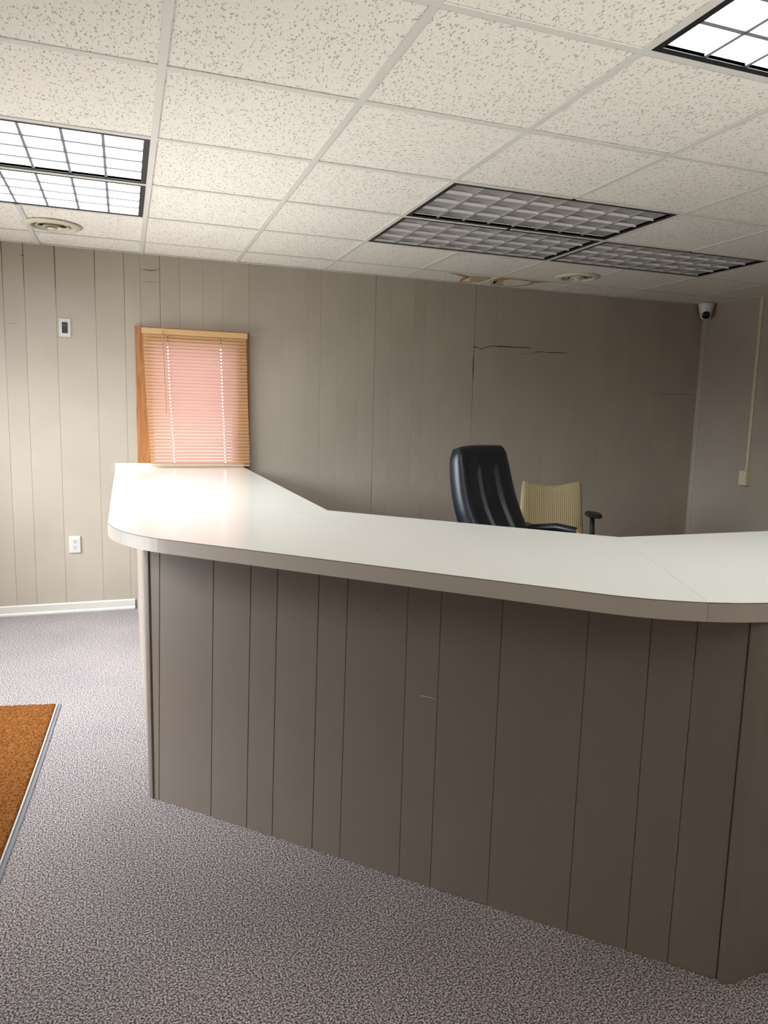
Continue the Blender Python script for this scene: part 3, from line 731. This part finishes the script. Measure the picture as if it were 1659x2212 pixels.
# ------------------------------------------------------------------ chairs behind the counter
def superpad(bm, w, h, t, nu=28, nv=24, bulge=None, edge=.35, shape=None):
    """closed cushion: width w (x), height h (z), thickness t (y, front at -y); shape(u,v)->(dx,dz) moves the outline"""
    def co(u, v, side):
        # u,v in -1..1; rounded-square mapping
        e = max(abs(u), abs(v))
        f = max(0, 1-abs(u)**6)**.5*max(0, 1-abs(v)**6)**.5
        y = side*(t/2)*(edge+(1-edge)*f)
        if e >= .999: y = side*t/2*edge
        if side < 0 and bulge: y -= bulge(u, v)*f
        x, z = u*w/2, v*h/2
        # round the corners
        r = .16
        ax, az = max(0, abs(u)-(1-r))/r, max(0, abs(v)-(1-r))/r
        if ax > 0 and az > 0:
            m_ = max(ax, az); l_ = math.hypot(ax, az)
            x = math.copysign((1-r)+r*ax*m_/l_, u)*w/2; z = math.copysign((1-r)+r*az*m_/l_, v)*h/2
        if shape:
            dx, dy, dz = shape(u, v); x += dx; y += dy; z += dz
        return (x, y, z)
    fr = [[bm.verts.new(co(-1+2*i/nu, -1+2*j/nv, -1)) for j in range(nv+1)] for i in range(nu+1)]
    bk = [[bm.verts.new(co(-1+2*i/nu, -1+2*j/nv, 1)) for j in range(nv+1)] for i in range(nu+1)]
    for i in range(nu):
        for j in range(nv):
            bm.faces.new((fr[i][j], fr[i+1][j], fr[i+1][j+1], fr[i][j+1])); bm.faces.new((bk[i][j], bk[i][j+1], bk[i+1][j+1], bk[i+1][j]))
    bor = [(i, 0) for i in range(nu)] + [(nu, j) for j in range(nv)] + [(nu-i, nv) for i in range(nu)] + [(0, nv-j) for j in range(nv)]
    for (a, b_), (c, d) in zip(bor, bor[1:]+bor[:1]): bm.faces.new((fr[a][b_], fr[c][d], bk[c][d], bk[a][b_]))
    return bm
def swivel_base(root, zseat, m):
    obj('gas_lift', lathe(B(), [(.001, zseat-.02), (.018, zseat-.02), (.018, .24), (.028, .24), (.028, .09), (.001, .09)], 20), M['chrome'], root, True)
    obj('hub', lathe(B(), [(.001, .13), (.045, .125), (.05, .085), (.001, .075)], 20), m, root, True)
    for k in range(5):
        a = 2*PI*k/5+.3; ca, sa = math.cos(a), math.sin(a)
        l_ = obj('base_leg', tube(B(), [(.03*ca, .03*sa, .105), (.16*ca, .16*sa, .095), (.30*ca, .30*sa, .075)], [.024, .02, .015], 10), m, root, True)
        bm = B()
        for d in (-.016, .016):
            rings = []
            for q in (-.007, .007):
                rings.append([(.30*ca+(-sa)*(d+q)+ca*.027*math.cos(b_), .30*sa+ca*(d+q)+sa*.027*math.cos(b_), .0275+.027*math.sin(b_)) for b_ in [2*PI*n/16 for n in range(16)]])
            loft(bm, rings)
        tube(bm, [(.30*ca, .30*sa, .03), (.30*ca, .30*sa, .08)], .007, 8)
        obj('caster', bm, M['blackplastic'], l_)

# executive chair: local front is -y
nav = thing('executive_chair', 'high-backed navy leather office chair with vertical channels behind the counter', 'chair', (2.10, 1.97, 0), math.radians(90-58))
swivel_base(nav, .40, M['blackplastic'])
bm = superpad(B(), .54, .54, .13, bulge=lambda u, v: .012*math.cos(u*PI/2)); st_ = obj('seat', bm, M['leather'], nav, True)
st_.matrix_local = Matrix.Translation((0, 0, .44)) @ Matrix.Rotation(-PI/2, 4, 'X')
obj('seat_pan', box(B(), -.15, .15, -.15, .15, .355, .385, .01), M['blackplastic'], nav)
def chan(u, v):
    top = max(0, min(1, (v-.58)/.22)); top = top*top*(3-2*top)
    w3 = abs(math.cos((u*1.5)*PI)) if abs(u) > 1/3 else abs(math.cos(u*1.5*PI))
    g_ = min(abs(u-.34), abs(u+.34)); seam = math.exp(-(g_/.055)**2)
    return (.036*(1-seam))*(1-top)+.030*top + .022*math.exp(-((v+.45)/.35)**2)
def nshape(u, v):
    dx = -u*.028*max(0, v)**2 + (u*.010*(1-abs(v)))
    dz = .016*math.cos(u*PI/2)*max(0, v)**3
    dy = .055*((v-.1)**2)*(-1 if v > .1 else -.6) + .0
    return dx, dy+.03*u*u*-1, dz
bk_ = obj('backrest', superpad(B(), .60, .76, .10, 54, 44, chan, .55, nshape), M['leather'], nav, True)
bk_.matrix_local = Matrix.Translation((0, .285, .80)) @ Matrix.Rotation(-math.radians(19), 4, 'X')
for sx in (-1, 1):
    bm = B(); tube(bm, [(sx*.300, .25, .62), (sx*.315, .10, .675), (sx*.320, -.06, .698), (sx*.318, -.18, .690), (sx*.315, -.205, .66)], [.022, .026, .027, .024, .018], 12)
    ar = obj('armrest', bm, M['leather'], nav, True)
    bm = B(); tube(bm, [(sx*.318, -.185, .692), (sx*.316, -.215, .672), (sx*.310, -.175, .50), (sx*.285, -.08, .40), (sx*.20, 0, .375)], [.016, .020, .019, .019, .016], 12)
    obj('arm_support', bm, M['wood_arm'], ar, True)

tan = thing('task_chair', 'low tan ribbed-fabric office chair with black adjustable arms by the wall', 'chair', (2.72, 2.55, 0), math.radians(-15))
swivel_base(tan, .40, M['blackplastic'])
bm = superpad(B(), .48, .46, .09); ts = obj('seat', bm, M['tan'], tan, True); ts.matrix_local = Matrix.Translation((0, -.02, .43)) @ Matrix.Rotation(-PI/2, 4, 'X')
obj('seat_pan', box(B(), -.17, .17, -.16, .15, .355, .388, .01), M['blackplastic'], tan)
def tshape(u, v):
    tp = max(0, v)**3
    return (-u*.012*(v+.3), -.035*u*u, tp*(.020*abs(u)**1.6-.020*math.cos(u*PI/2)+.0))
tb = obj('backrest', superpad(B(), .46, .44, .07, 40, 28, None, .5, tshape), M['tan'], tan, True)
tb.matrix_local = Matrix.Translation((0, .225, .685)) @ Matrix.Rotation(-math.radians(7), 4, 'X')
obj('back_upright', tube(B(), [(0, .10, .375), (0, .24, .39), (0, .275, .46), (0, .285, .66)], [.018, .02, .02, .016], 10), M['blackplastic'], tan, True)
for sx, dz in ((-1, -.085), (1, 0)):
    bm = B(); pts = [(.047*math.cos(a)*(1 if True else 1), .115*math.sin(a)) for a in [2*PI*k/28 for k in range(28)]]
    loft(bm, [[(sx*.236+x*f, -.02+y*f, z+dz) for x, y in pts] for f, z in ((.82, .695), (1, .703), (1, .716), (.9, .724))])
    ap = obj('arm_pad', bm, M['blackplastic'], tan)
    obj('arm_post', tube(B(), [(sx*.236, .0, .697+dz), (sx*.244, .0, .56), (sx*.25, .0, .42), (sx*.25, 0, .372), (sx*.15, 0, .366)], [.016, .018, .021, .018, .014], 10), M['blackplastic'], ap, True)
